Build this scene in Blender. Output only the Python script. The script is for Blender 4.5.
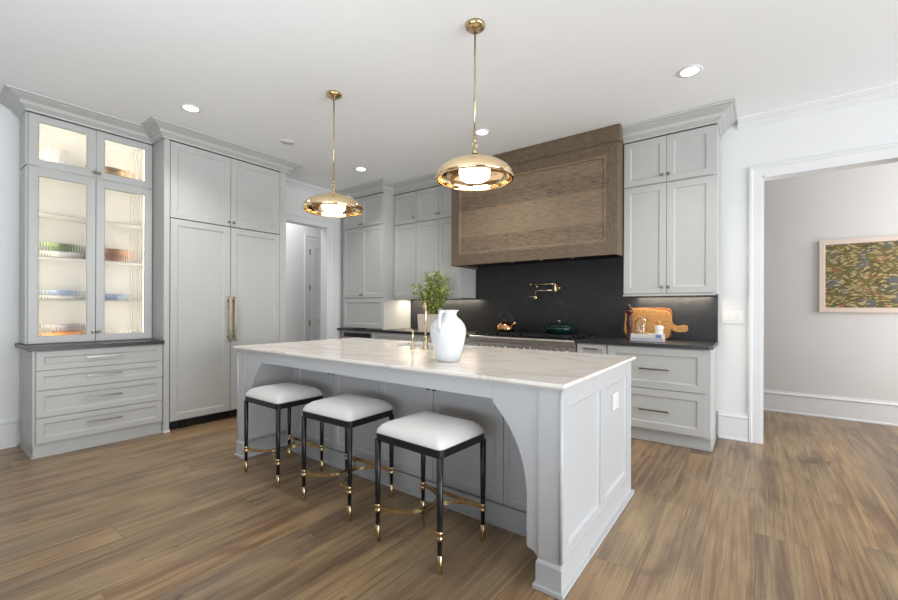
import bpy, math, random
from mathutils import Vector, Matrix
random.seed(7)
S = bpy.context.scene
COL = S.collection
for o in list(bpy.data.objects):
    bpy.data.objects.remove(o)

# ---------------------------------------------------------------- camera
F, YAW, ROLL, HY, EYE = 411.1, 0.6405, 0.0037, 308.33, 1.23
cd = bpy.data.cameras.new('camera'); cam = bpy.data.objects.new('camera', cd); COL.objects.link(cam)
cd.sensor_width = 36; cd.lens = F / 898 * 36; cd.shift_y = (HY - 300) / 898; cd.clip_start = 0.02
D = Vector((-math.sin(YAW), math.cos(YAW), 0)); R0 = Vector((math.cos(YAW), math.sin(YAW), 0)); U0 = Vector((0, 0, 1))
R = R0 * math.cos(ROLL) + U0 * math.sin(ROLL); Uv = -R0 * math.sin(ROLL) + U0 * math.cos(ROLL)
M = Matrix.Identity(4)
for i in range(3):
    M[i][0] = R[i]; M[i][1] = Uv[i]; M[i][2] = -D[i]
M[2][3] = EYE
cam.matrix_world = M
S.camera = cam

# ---------------------------------------------------------------- world, lights, exposure
S.view_settings.view_transform = 'Standard'; S.view_settings.look = 'None'
S.view_settings.gamma = 1; S.view_settings.use_curve_mapping = False
S.view_settings.exposure = 0.0
S.cycles.sample_clamp_indirect = 6.0
W = bpy.data.worlds.new('world'); S.world = W; W.use_nodes = True
bg = W.node_tree.nodes['Background']; bg.inputs[0].default_value = (0.93, 0.97, 1.0, 1); bg.inputs[1].default_value = 0.24

def area(name, loc, to, sx, sy, power, color=(1, 1, 1)):
    l = bpy.data.lights.new(name, 'AREA'); l.shape = 'RECTANGLE'; l.size = sx; l.size_y = sy; l.energy = power; l.color = color
    o = bpy.data.objects.new(name, l); COL.objects.link(o); o.location = loc
    d = Vector(to) - Vector(loc)
    o.rotation_euler = d.to_track_quat('-Z', 'Y').to_euler()
    return o
area('daylight_side_window', (4.8, 1.3, 1.2), (-0.8, 1.7, 1.9), 4.8, 2.4, 335, (0.95, 0.98, 1))
area('rear_fill', (-1.6, -2.2, 1.2), (-2.0, 2, 1.9), 4.5, 2.0, 6, (0.97, 0.99, 1))  # weak fill added behind the camera, standing in for unseen windows
area('ceiling_fill', (-0.8, -0.9, 0.9), (-1.0, -0.3, 3), 2.5, 1.5, 104, (0.87, 0.94, 1))  # added light behind the camera, aimed up to brighten the ceiling
area('far_room_fill', (2.8, 5.6, 1.6), (0.5, 5.8, 1.4), 1.2, 2.2, 54, (0.98, 0.98, 1))  # unseen light added to brighten the far room wall
area('hall_fill', (-6.0, 3.2, 2.9), (-6.05, 3.3, 0), 0.9, 2.5, 25, (1, 0.99, 0.97))  # overhead panel added to light the hall, no fixture modelled

# ---------------------------------------------------------------- materials
def lin(c):
    c = c / 255
    return c / 12.92 if c <= .04045 else ((c + .055) / 1.055) ** 2.4
def rgb(t): return (lin(t[0]), lin(t[1]), lin(t[2]), 1)

class NT:
    def __init__(s, name):
        s.m = bpy.data.materials.new(name); s.m.use_nodes = True; s.t = s.m.node_tree
        s.b = s.t.nodes['Principled BSDF']; s.out = s.t.nodes['Material Output']
    def n(s, ty, ins=None, **kw):
        x = s.t.nodes.new(ty)
        for k, v in kw.items(): setattr(x, k, v)
        for k, v in (ins or {}).items(): s.set(x.inputs[k], v)
        return x
    def set(s, sock, v):
        if isinstance(v, bpy.types.NodeSocket): s.t.links.new(v, sock)
        else: sock.default_value = v
    def math(s, op, a, b=0.0):
        x = s.n('ShaderNodeMath', operation=op); s.set(x.inputs[0], a); s.set(x.inputs[1], b); return x.outputs[0]
    def mix(s, f, a, b, blend='MIX'):
        x = s.n('ShaderNodeMix', data_type='RGBA', blend_type=blend); s.set(x.inputs[0], f); s.set(x.inputs[6], a); s.set(x.inputs[7], b); return x.outputs[2]
    def ramp(s, f, stops):
        x = s.n('ShaderNodeValToRGB'); e = x.color_ramp.elements
        while len(e) < len(stops): e.new(0.5)
        for i, (p, c) in enumerate(stops): e[i].position = p; e[i].color = c
        s.set(x.inputs[0], f); return x.outputs[0]
    def co(s, scale=(1, 1, 1), rot=(0, 0, 0), kind='Object'):
        t = s.n('ShaderNodeTexCoord'); m = s.n('ShaderNodeMapping', {'Vector': t.outputs[kind], 'Scale': scale, 'Rotation': rot}); return m.outputs[0]
    def noise(s, vec, scale, detail=3, rough=.5, dist=0.0):
        return s.n('ShaderNodeTexNoise', {'Vector': vec, 'Scale': scale, 'Detail': detail, 'Roughness': rough, 'Distortion': dist}).outputs[0]
    def bump(s, h, st, dist=.002):
        s.set(s.b.inputs['Normal'], s.n('ShaderNodeBump', {'Height': h, 'Strength': st, 'Distance': dist}).outputs[0])
    def p(s, **kw):
        for k, v in kw.items(): s.set(s.b.inputs[k.replace('_', ' ')], v)

def paint(name, c, rough=.45, var=.03, metal=0.0, scale=6.0, bump=0.0, **kw):
    t = NT(name); v = t.noise(t.co(), scale)
    a = tuple(x * (1 - var) for x in rgb(c)[:3]) + (1,); b = tuple(min(1, x * (1 + var)) for x in rgb(c)[:3]) + (1,)
    t.p(Base_Color=t.mix(v, a, b), Roughness=rough, Metallic=metal)
    for k, q in kw.items(): t.p(**{k: q})
    if bump: t.bump(t.noise(t.co(), 180, 2), bump, .001)
    return t.m

MAT = {}
MAT['wall'] = paint('wall_paint', (224, 225, 226), .6, .01, bump=.05)
MAT['ceiling'] = paint('ceiling_paint', (241, 242, 243), .7, .01, bump=.05)
MAT['trim'] = paint('trim_paint', (224, 225, 227), .35, .01)
MAT['farwall'] = paint('far_room_paint', (216, 214, 211), .6, .01)
MAT['cab'] = paint('cabinet_paint', (185, 186, 184), .38, .012)
MAT['isl'] = paint('island_paint', (190, 192, 195), .38, .012)
MAT['brass'] = paint('polished_brass', (206, 184, 144), .2, .04, 1.0)
MAT['gold'] = paint('pale_gold', (246, 220, 178), .06, .03, 1.0)
MAT['champagne'] = paint('champagne_bronze', (168, 156, 134), .25, .04, 1.0)
MAT['nickel'] = paint('aged_nickel', (150, 140, 122), .3, .05, 1.0)
MAT['nickelbright'] = paint('satin_nickel', (186, 182, 174), .25, .04, 1.0)
MAT['faucetmetal'] = paint('pale_brass', (202, 188, 160), .25, .04, 1.0)
MAT['steel'] = paint('brushed_steel', (190, 184, 176), .28, .05, 1.0, 30)
MAT['iron'] = paint('cast_iron', (26, 26, 27), .55, .2)
MAT['black'] = paint('black_lacquer', (20, 22, 27), .35, .1)
MAT['dark'] = paint('dark_recess', (18, 17, 16), .6, .2)
MAT['leather'] = paint('white_leather', (222, 220, 218), .5, .02, bump=.15)
MAT['ceramic'] = paint('white_ceramic', (216, 217, 219), .3, .015)
MAT['white'] = paint('white_plastic', (228, 228, 227), .35, .01)
MAT['greenpot'] = paint('green_enamel', (10, 38, 36), .15, .08)
MAT['copper'] = paint('copper', (196, 146, 106), .15, .06, 1.0)
MAT['soil'] = paint('soil', (60, 46, 36), .9, .3, scale=60)
MAT['planter'] = paint('whitewashed_planter', (222, 208, 198), .6, .06, scale=12)
MAT['paper'] = paint('book_paper', (204, 203, 199), .6, .03, scale=90)
MAT['bookcover'] = paint('grey_book_cover', (176, 178, 186), .4, .1, scale=25)
MAT['bookblue'] = paint('blue_book_patch', (92, 120, 170), .4, .2, scale=60)
MAT['lidwhite'] = paint('white_stoneware', (232, 229, 222), .4, .02)
for nm, c in (('bowl_green', (66, 84, 46)), ('bowl_wood', (112, 74, 46)), ('plate_blue', (132, 146, 174)), ('vase_grey', (186, 188, 188)), ('plate_white', (236, 234, 228)),
              ('bowl_orange', (222, 140, 72)), ('bowl_grey', (132, 132, 138)), ('basket', (122, 100, 72))):
    MAT[nm] = paint(nm, c, .35, .12, scale=20)

def emis(name, c, st):
    t = NT(name); t.p(Base_Color=rgb(c), Emission_Color=rgb(c), Emission_Strength=st, Roughness=.4); return t.m
MAT['bulb'] = emis('opal_bulb_glass', (255, 240, 216), 17)
MAT['led'] = emis('led_strip', (255, 230, 190), 4)
MAT['spot'] = emis('downlight_lens', (255, 250, 240), 6)

def glassmat(name, c=(250, 252, 252), rough=0.0, ior=1.45):
    t = NT(name); v = t.noise(t.co(), 5)
    t.p(Base_Color=t.mix(v, rgb(c), rgb(tuple(min(255, x + 3) for x in c))), Roughness=rough, Transmission_Weight=1.0, IOR=ior); return t.m
MAT['glass'] = glassmat('clear_glass')
def flutedmat():
    t = NT('fluted_glass')
    v = t.noise(t.co(), 4)
    rf = t.n('ShaderNodeBsdfRefraction', {'Color': t.mix(v, (1, 1, 1, 1), (.97, .98, .98, 1)), 'Roughness': .06, 'IOR': 1.42})
    gl = t.n('ShaderNodeBsdfGlossy', {'Color': (1, 1, 1, 1), 'Roughness': .45})
    mx = t.n('ShaderNodeMixShader', {0: .035, 1: rf.outputs[0], 2: gl.outputs[0]})
    t.t.links.new(mx.outputs[0], t.out.inputs['Surface']); return t.m
MAT['fluted'] = flutedmat()

def floor_mat():
    t = NT('oak_planks'); tc = t.n('ShaderNodeTexCoord'); sx = t.n('ShaderNodeSeparateXYZ', {0: tc.outputs['Object']})
    x, y = sx.outputs[0], sx.outputs[1]
    row = t.math('FLOOR', t.math('DIVIDE', x, .225))
    w1 = t.n('ShaderNodeTexWhiteNoise', {'W': row}, noise_dimensions='1D').outputs[0]
    yy = t.math('DIVIDE', t.math('ADD', y, t.math('MULTIPLY', w1, 7.0)), 2.3)
    pid = t.math('FLOOR', yy)
    cb = t.n('ShaderNodeCombineXYZ', {0: row, 1: pid, 2: 0.0})
    wn = t.n('ShaderNodeTexWhiteNoise', {'Vector': cb.outputs[0]}, noise_dimensions='3D')
    rnd = wn.outputs[0]
    off = t.math('MULTIPLY', rnd, 37.0)
    gv = t.n('ShaderNodeCombineXYZ', {0: t.math('MULTIPLY', x, 13.0), 1: t.math('ADD', t.math('MULTIPLY', y, .5), off), 2: off})
    g1 = t.noise(gv.outputs[0], 1.6, 6, .6, 1.1)
    gv2 = t.n('ShaderNodeCombineXYZ', {0: t.math('MULTIPLY', x, 110.0), 1: t.math('ADD', t.math('MULTIPLY', y, 2.2), off), 2: off})
    g2 = t.noise(gv2.outputs[0], 1.0, 3, .6)
    gv3 = t.n('ShaderNodeCombineXYZ', {0: t.math('MULTIPLY', x, 4.0), 1: t.math('ADD', t.math('MULTIPLY', y, 1.3), off), 2: off})
    g3 = t.noise(gv3.outputs[0], 1.1, 3, .55, .6)
    base = t.ramp(rnd, [(0, rgb((122, 98, 76))), (.25, rgb((162, 136, 100))), (.5, rgb((136, 116, 94))), (.75, rgb((172, 138, 98))), (1, rgb((146, 124, 98)))])
    c = t.mix(t.math('MULTIPLY', t.ramp(g1, [(.42, (0, 0, 0, 1)), (.60, (1, 1, 1, 1))]), .72), base, rgb((98, 76, 58)))
    c = t.mix(t.ramp(g3, [(.46, (0, 0, 0, 1)), (.70, (.7, .7, .7, 1))]), c, rgb((178, 152, 114)))
    c = t.mix(t.ramp(g3, [(.26, (.75, .75, .75, 1)), (.40, (0, 0, 0, 1))]), c, rgb((88, 68, 54)))
    kn = t.noise(gv3.outputs[0], 2.6, 2, .5, 2.2)
    c = t.mix(t.ramp(kn, [(.24, (.8, .8, .8, 1)), (.31, (0, 0, 0, 1))]), c, rgb((74, 54, 42)))
    c = t.mix(t.math('MULTIPLY', t.ramp(g2, [(.4, (0, 0, 0, 1)), (.65, (1, 1, 1, 1))]), .4), c, rgb((98, 78, 60)))
    fx = t.math('FRACT', t.math('DIVIDE', x, .225)); fy = t.math('FRACT', yy)
    gap = t.math('MAXIMUM', t.math('LESS_THAN', fx, .011), t.math('LESS_THAN', fy, .0012))
    c = t.mix(t.math('MULTIPLY', gap, .55), c, rgb((52, 38, 28)))
    t.p(Base_Color=c, Roughness=t.math('ADD', t.math('MULTIPLY', g2, .14), .27))
    t.bump(t.math('SUBTRACT', t.math('MULTIPLY', g2, .3), gap), .25, .002)
    return t.m
MAT['floor'] = floor_mat()

def wood(name, c1, c2, scale=(1, 1, 1), rough=.45, boards=None):
    t = NT(name); v = t.co(scale)
    n1 = t.noise(v, 3, 5, .6, 1.2); n2 = t.noise(v, 22, 4, .65, .3)
    c = t.mix(n1, rgb(c1), rgb(c2)); c = t.mix(t.math('MULTIPLY', t.ramp(n2, [(.4, (0, 0, 0, 1)), (.62, (1, 1, 1, 1))]), .75), c, rgb(tuple(x * .6 for x in c1)))
    if boards:
        sx = t.n('ShaderNodeSeparateXYZ', {0: t.co()}); z = t.math('FLOOR', t.math('DIVIDE', sx.outputs[2], boards))
        w = t.n('ShaderNodeTexWhiteNoise', {'W': z}, noise_dimensions='1D').outputs[0]
        c = t.mix(t.math('MULTIPLY', w, .3), c, rgb(tuple(min(255, x * 1.15) for x in c2)))
    t.p(Base_Color=c, Roughness=rough); t.bump(n2, .2, .002); return t.m
MAT['hood_h'] = wood('hood_oak_horizontal', (102, 86, 69), (134, 115, 93), (.6, 6, 8), .45)
MAT['hood_v'] = wood('hood_oak_vertical', (102, 86, 69), (134, 115, 93), (8, 6, .6), .45)
MAT['hood_p'] = wood('hood_oak_boards', (112, 95, 77), (150, 128, 103), (.5, 5, 5), .36, boards=.165)
MAT['board'] = wood('oak_cutting_board', (190, 134, 72), (222, 166, 98), (1.2, 3, 9), .4)
MAT['board2'] = wood('walnut_cutting_board', (112, 66, 36), (146, 90, 48), (1.2, 3, 9), .4)
MAT['mill'] = wood('dark_turned_wood', (66, 30, 20), (96, 48, 30), (9, 9, 1), .25)

def stone(name, c, vein, vs, amt, rough, sc=1.0, width=.03):
    t = NT(name); v = t.co((sc, sc * 1.6, sc), (0, 0, .5))
    n = t.noise(v, 1.1, 6, .6, 1.4)
    d = t.math('ABSOLUTE', t.math('SUBTRACT', n, .5))
    k = t.ramp(d, [(0, (1, 1, 1, 1)), (width, (0, 0, 0, 1))])
    cl = t.noise(v, 2.5, 4)
    c0 = t.mix(cl, rgb(c), rgb(tuple(min(255, x * vs) for x in c)))
    t.p(Base_Color=t.mix(t.math('MULTIPLY', k, amt), c0, rgb(vein)), Roughness=rough); return t.m
MAT['quartz'] = stone('veined_white_quartz', (240, 235, 229), (204, 192, 180), .965, .5, .17, .8, .035)
MAT['soap'] = stone('honed_soapstone', (30, 31, 33), (70, 72, 75), 1.25, .3, .45, 1.3, .012)
MAT['counter'] = stone('soapstone_counter', (36, 37, 39), (70, 72, 74), 1.25, .3, .32, 1.3, .012)

def leafmat():
    t = NT('leaf_green'); n = t.noise(t.co(), 14, 2)
    oi = t.n('ShaderNodeTexWhiteNoise', {'Vector': t.n('ShaderNodeNewGeometry').outputs['True Normal']}, noise_dimensions='3D').outputs[0]
    c = t.ramp(t.math('ADD', t.math('MULTIPLY', n, .5), t.math('MULTIPLY', oi, .5)), [(.2, rgb((92, 120, 66))), (.48, rgb((158, 174, 94))), (.75, rgb((222, 222, 150)))])
    t.p(Base_Color=c, Roughness=.5, Subsurface_Weight=0.0); return t.m
MAT['leaf'] = leafmat()

def artmat():
    t = NT('woven_foliage_print'); v = t.co((1, 1, 1))
    wv = t.n('ShaderNodeVectorMath', {0: v, 1: t.n('ShaderNodeVectorMath', {0: t.n('ShaderNodeTexNoise', {'Vector': v, 'Scale': 5.0, 'Detail': 1.0}).outputs[1], 1: (.16, .16, .16)}, operation='MULTIPLY').outputs[0]}, operation='ADD').outputs[0]
    def leaves(ang, sc): return t.n('ShaderNodeTexVoronoi', {'Vector': t.n('ShaderNodeMapping', {'Vector': wv, 'Rotation': (0, ang, 0), 'Scale': sc}).outputs[0], 'Scale': 1.0, 'Randomness': .9})
    vo = leaves(.75, (20, 1, 54)); vo2 = leaves(-.6, (19, 1, 50))
    n = t.noise(v, 4.2, 2, .5); n2 = t.noise(t.co((1, 1, 1.3), (0, .4, 0)), 5.5, 1)
    base = t.ramp(n, [(.3, rgb((92, 84, 48))), (.5, rgb((118, 104, 62))), (.62, rgb((94, 92, 62)))])
    base = t.mix(t.ramp(n2, [(.56, (0, 0, 0, 1)), (.64, (.8, .8, .8, 1))]), base, rgb((104, 104, 108)))
    base = t.mix(t.ramp(n2, [(.33, (.85, .85, .85, 1)), (.4, (0, 0, 0, 1))]), base, rgb((158, 100, 66)))
    c = t.mix(t.ramp(vo.outputs[0], [(.36, (.85, .85, .85, 1)), (.46, (0, 0, 0, 1))]), base, rgb((186, 168, 120)))
    c = t.mix(t.ramp(vo2.outputs[0], [(.24, (.85, .85, .85, 1)), (.33, (0, 0, 0, 1))]), c, rgb((70, 64, 36)))
    t.p(Base_Color=c, Roughness=.85); return t.m
MAT['art'] = artmat()
MAT['artframe'] = paint('pale_blush_frame', (224, 206, 192), .45, .02)

# ---------------------------------------------------------------- mesh helpers
class Fr:   # local frame: u along the front, n outward, z up
    def __init__(s, ox, oy, u): s.o = Vector((ox, oy, 0)); s.u = Vector((u[0], u[1], 0)); s.nv = s.u.cross(Vector((0, 0, 1)))
    def p(s, u, n, z): return s.o + s.u * u + s.nv * n + Vector((0, 0, z))

class MB:
    def __init__(s): s.v = []; s.f = []; s.sm = []
    def add(s, vs, fs, smooth=False):
        b = len(s.v); s.v += [Vector(x) for x in vs]
        for f in fs: s.f.append([b + i for i in f]); s.sm.append(smooth)
        return s
    def box(s, x0, x1, y0, y1, z0, z1):
        return s.add([(x, y, z) for z in (z0, z1) for y in (y0, y1) for x in (x0, x1)],
                     [(0, 2, 3, 1), (4, 5, 7, 6), (0, 1, 5, 4), (2, 6, 7, 3), (0, 4, 6, 2), (1, 3, 7, 5)])
    def fbox(s, fr, u0, u1, n0, n1, z0, z1):
        a = fr.p(u0, n0, z0); b = fr.p(u1, n1, z1)
        return s.box(min(a.x, b.x), max(a.x, b.x), min(a.y, b.y), max(a.y, b.y), min(a.z, b.z), max(a.z, b.z))
    def rings(s, rs, cap0=True, cap1=True, smooth=False, closed=True):
        k = len(rs[0]); vs = [p for r in rs for p in r]; fs = []
        for i in range(len(rs) - 1):
            for j in range(k if closed else k - 1):
                a, b = i * k + j, i * k + (j + 1) % k
                fs.append((a, b, b + k, a + k))
        b0 = len(s.f); s.add(vs, fs, smooth)
        base = len(s.v) - len(vs)
        if cap0: s.f.append([base + j for j in reversed(range(k))]); s.sm.append(False)
        if cap1: s.f.append([base + (len(rs) - 1) * k + j for j in range(k)]); s.sm.append(False)
        return s
    def door(s, fr, u0, u1, z0, z1, n0=0.0, t=.02, fw=.058, rec=.009, bead=.012, ins=None, hole=False):
        l, r, b, tp = ins or (fw, fw, fw, fw)
        def rect(a, n, inner=0): 
            if a == 0: return [fr.p(u0, n, z0), fr.p(u1, n, z0), fr.p(u1, n, z1), fr.p(u0, n, z1)]
            return [fr.p(u0 + l + inner, n, z0 + b + inner), fr.p(u1 - r - inner, n, z0 + b + inner), fr.p(u1 - r - inner, n, z1 - tp - inner), fr.p(u0 + l + inner, n, z1 - tp - inner)]
        c = .0015
        def cham(n): return [fr.p(u0 + c, n, z0 + c), fr.p(u1 - c, n, z0 + c), fr.p(u1 - c, n, z1 - c), fr.p(u0 + c, n, z1 - c)]
        rs = [rect(0, n0), rect(0, n0 + t - c), cham(n0 + t), rect(1, n0 + t), rect(1, n0 + t - rec * .45, .002), rect(1, n0 + t - rec, bead)]
        if hole:
            rs = [rect(0, n0), rect(0, n0 + t - c), cham(n0 + t), rect(1, n0 + t), rect(1, n0 + t - .006, .006), rect(1, n0, .006), rect(0, n0)]
            return s.rings(rs, False, False)
        return s.rings(rs)
    def lathe(s, prof, o=(0, 0, 0), ax=(0, 0, 1), seg=32, caps=True, smooth=True):
        o = Vector(o); ax = Vector(ax).normalized(); a = ax.orthogonal().normalized(); b = ax.cross(a)
        rs = [[o + ax * h + (a * math.cos(2 * math.pi * j / seg) + b * math.sin(2 * math.pi * j / seg)) * max(r, 1e-4) for j in range(seg)] for r, h in prof]
        return s.rings(rs, caps, caps, smooth)
    def tube(s, pts, r, seg=10, closed=False, smooth=True):
        pts = [Vector(p) for p in pts]; n = len(pts); rs = []; up = None
        for i, p in enumerate(pts):
            if closed: d = pts[(i + 1) % n] - pts[i - 1]
            else: d = pts[min(i + 1, n - 1)] - pts[max(i - 1, 0)]
            d.normalize()
            up = d.orthogonal().normalized() if up is None else (up - d * up.dot(d)).normalized()
            b = d.cross(up); rr = r[i] if isinstance(r, (list, tuple)) else r
            rs.append([p + (up * math.cos(2 * math.pi * j / seg) + b * math.sin(2 * math.pi * j / seg)) * rr for j in range(seg)])
        if closed: rs.append(rs[0]); return s.rings(rs, False, False, smooth)
        return s.rings(rs, True, True, smooth)
    def ribbon(s, pts, w, h, closed=False):   # flat band of rectangular section, w horizontal thickness, h height
        pts = [Vector(p) for p in pts]; n = len(pts); rs = []
        for i, p in enumerate(pts):
            d = pts[min(i + 1, n - 1)] - pts[max(i - 1, 0)]; d.z = 0; d.normalize(); q = Vector((d.y, -d.x, 0)) * w / 2
            zz = Vector((0, 0, h / 2)); rs.append([p + q - zz, p + q + zz, p - q + zz, p - q - zz])
        return s.rings(rs)
    def prism(s, poly, axis, a0, a1):   # poly of (u,v); axis 'y': u=x v=z ; 'x': u=y v=z ; 'z': u=x v=y
        def P(u, v, a): return {'y': (u, a, v), 'x': (a, u, v), 'z': (u, v, a)}[axis]
        return s.rings([[P(u, v, a0) for u, v in poly], [P(u, v, a1) for u, v in poly]])
    def sweep(s, path, prof, side=1, lead=0, tail=0):   # path (x,y), prof (offset,z); offset to the right of travel when side=1
        pts = [Vector((x, y)) for x, y in path]; n = len(pts); rs = []
        def nrm(d): d = d.normalized(); return Vector((d.y, -d.x)) * side
        for i, p in enumerate(pts):
            if i == 0: m = nrm(pts[1] - p)
            elif i == n - 1: m = nrm(p - pts[i - 1])
            else:
                a, b = nrm(p - pts[i - 1]), nrm(pts[i + 1] - p); m = (a + b) / (1 + a.dot(b))
            rs.append([Vector((p.x + m.x * o, p.y + m.y * o, z)) for o, z in prof])
        return s.rings(rs[lead:len(rs) - tail])

ROOT = {}
def build(name, mb, mat, parent=None, loc=None, label=None, kind=None, bevel=0, flip=True):
    me = bpy.data.meshes.new(name); o = bpy.data.objects.new(name, me); COL.objects.link(o)
    org = ROOT[parent.name] if parent is not None else Vector(loc or (0, 0, 0))
    me.from_pydata([v - org for v in mb.v], [], mb.f)
    me.polygons.foreach_set('use_smooth', mb.sm); me.update()
    import bmesh
    bm = bmesh.new(); bm.from_mesh(me); bmesh.ops.recalc_face_normals(bm, faces=bm.faces); bm.to_mesh(me); bm.free()
    me.materials.append(MAT[mat])
    if parent is not None: o.parent = parent
    else: o.location = org
    ROOT[o.name] = org
    if label: o['label'] = label
    if kind: o['kind'] = kind
    if bevel:
        m = o.modifiers.new('bevel', 'BEVEL'); m.width = bevel; m.segments = 2; m.limit_method = 'ANGLE'; m.angle_limit = math.radians(40)
    return o
def thing(name, label, cat, loc, group=None):
    o = bpy.data.objects.new(name, None); COL.objects.link(o); o.location = loc; o.empty_display_size = .1
    o['label'] = label; o['category'] = cat
    if group: o['group'] = group
    ROOT[o.name] = Vector(loc); return o
def solo(name, mb, mat, label, cat, loc, group=None, bevel=0, kind=None):
    o = build(name, mb, mat, None, loc, label, kind, bevel); o['category'] = cat
    if group: o['group'] = group
    return o
def struct(name, mb, mat, bevel=0): return build(name, mb, mat, None, (0, 0, 0), None, 'structure', bevel)
def copy_thing(root, loc, label, group=None, rz=None):
    r = root.copy(); COL.objects.link(r); r.location = loc; r['label'] = label
    if group: r['group'] = group
    if rz is not None: r.rotation_euler = (0, 0, rz)
    for ch in list(root.children):
        c = ch.copy(); COL.objects.link(c); c.parent = r
        for g in list(ch.children):
            d = g.copy(); COL.objects.link(d); d.parent = c
    return r

# ---------------------------------------------------------------- setting
CZ = 3.01; XL = -5.24; YB = 4.74; YF = 6.36
struct('floor', MB().box(-8.2, 3.0, -1.6, 6.6, -.1, 0), 'floor')
struct('ceiling', MB().box(-8.2, 3.0, -1.6, 6.6, CZ, CZ + .1), 'ceiling')
OY0, OY1, OZ = 3.0, 3.915, 2.46           # opening in the left wall
wl = MB().box(XL - .14, XL, -1.6, OY0, 0, CZ).box(XL - .14, XL, OY1, YB + .14, 0, CZ).box(XL - .14, XL, OY0, OY1, OZ, CZ)
struct('wall_left', wl, 'wall')
OX0, OX1, OZR = .05, .985, 2.45           # opening in the back wall
wb = MB().box(XL - .14, OX0, YB, YB + .14, 0, CZ).box(OX1, 3.0, YB, YB + .14, 0, CZ).box(OX0, OX1, YB, YB + .14, OZR, CZ)
struct('wall_back', wb, 'wall')
struct('wall_far', MB().box(-2.2, 3.0, YF, YF + .12, 0, CZ), 'farwall')
struct('wall_hall', MB().box(-6.74, -6.6, 1.2, 5.9, 0, CZ), 'wall')
struct('wall_hall_end', MB().box(-6.6, XL - .14, 5.7, 5.84, 0, CZ), 'wall')

BASE = [(0, 0), (.03, 0), (.03, .012), (.02, .02), (.018, .205), (.026, .212), (.026, .222), (.012, .235), (.01, .25), (0, .25)]
def base(name, path, side): struct(name, MB().sweep(path, BASE, side), 'trim')
base('baseboard_left', [(XL, -1.6), (XL, .632)], 1)
base('baseboard_back', [(-.283, YB), (OX0 - .102, YB)], 1)
base('baseboard_far', [(-2.2, YF), (3.0, YF)], 1)
base('baseboard_hall', [(-6.6, 1.2), (-6.6, 4.40)], 1)
CROWN = [(0, 2.925), (.008, 2.925), (.01, 2.937), (.022, 2.944), (.034, 2.962), (.062, 2.98), (.07, 2.99), (.08, 2.994), (.08, CZ), (0, CZ)]
struct('trim_1', MB().sweep([(-.139, YB), (3.0, YB)], CROWN, 1), 'trim')
struct('trim_2', MB().sweep([(XL, 3.006), (XL, 3.985)], CROWN, 1), 'trim')
struct('trim_3', MB().sweep([(XL, -1.6), (XL, .50)], CROWN, 1), 'trim')

def casing(name, fr, u0, u1, zt, w=.1):
    m = MB()
    prof = [(0, 0), (.012, .0), (.014, .012), (.014, w - .03), (.024, w - .022), (.024, w - .004), (.02, w), (0, w)]
    path = [(u0, 0), (u0, zt), (u1, zt), (u1, 0)]
    rs = []
    for (u, z), (du, dz) in zip(path, ((-1, 0), (-1, 1), (1, 1), (1, 0))):
        rs.append([fr.p(u + du * b, a, z + dz * b) for a, b in prof])
    struct(name, m.rings(rs), 'trim')
FB = Fr(0, YB, (1, 0)); FL = Fr(XL, 0, (0, 1)); FH = Fr(-6.6, 0, (0, 1))
casing('trim_4', FB, OX0, OX1, OZR); casing('trim_5', FL, OY0, OY1, OZ); casing('trim_6', FH, 4.53, 5.37, 2.47)
# jamb linings
struct('trim_7', MB().box(OX0, OX0 + .012, YB - .012, YB + .14, 0, OZR).box(OX1 - .012, OX1, YB - .012, YB + .14, 0, OZR).box(OX0, OX1, YB - .012, YB + .14, OZR - .012, OZR), 'trim')
struct('trim_8', MB().box(XL - .14, XL + .012, OY1 - .012, OY1, 0, OZ).box(XL - .14, XL + .012, OY0, OY1, OZ - .012, OZ), 'trim')
# hall door
d = MB().fbox(FH, 4.54, 5.36, .001, .012, 0, 2.46)
dr = struct('door_1', d, 'trim')
pm = MB()
pm.door(FH, 4.54, 4.95, 1.02, 2.45, .012, .012, ins=(.11, .05, .05, .11), rec=.01, bead=.025).door(FH, 4.95, 5.36, 1.02, 2.45, .012, .012, ins=(.05, .11, .05, .11), rec=.01, bead=.025)
pm.door(FH, 4.54, 4.95, .01, 1.02, .012, .012, ins=(.11, .05, .2, .05), rec=.01, bead=.025).door(FH, 4.95, 5.36, .01, 1.02, .012, .012, ins=(.05, .11, .2, .05), rec=.01, bead=.025)
build('panel', pm, 'trim', dr)
for z in (2.26, 1.6, .95):
    build('hinge', MB().fbox(FH, 4.528, 4.546, .016, .03, z - .05, z + .05), 'champagne', dr)

# ---------------------------------------------------------------- cabinet makers
def knob_mb(fr, u, z, n, r=.015):
    return MB().lathe([(.008, 0), (.006, .006), (.005, .012), (r * .8, .017), (r, .022), (r * .9, .027), (.004, .03)], fr.p(u, n, z), fr.nv, 14)
def pull_mb(fr, u0, u1, z, n):
    m = MB().fbox(fr, u0, u1, n + .024, n + .036, z - .006, z + .006)
    for u in (u0 + .02, u1 - .02): m.fbox(fr, u - .005, u + .005, n, n + .026, z - .005, z + .005)
    return m
def vpull_mb(fr, u, z0, z1, n):
    m = MB().fbox(fr, u - .011, u + .011, n + .04, n + .06, z0, z1)
    for z in (z0 + .05, z1 - .05):
        m.fbox(fr, u - .01, u + .01, n, n + .042, z - .012, z + .012)
    for z in (z0, z1 - .03, z0 + .1, z1 - .13): m.fbox(fr, u - .014, u + .014, n + .037, n + .063, z, z + .03)
    return m
CR = [(0, 2.884), (.012, 2.884), (.014, 2.902), (.026, 2.91), (.03, 2.918), (.04, 2.922), (.05, 2.95), (.082, 2.972), (.09, 2.974), (.098, 2.985), (.115, 2.987), (.118, CZ - .002), (0, CZ - .002)]
CR = [(o * 1.22, z) for o, z in CR]
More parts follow.
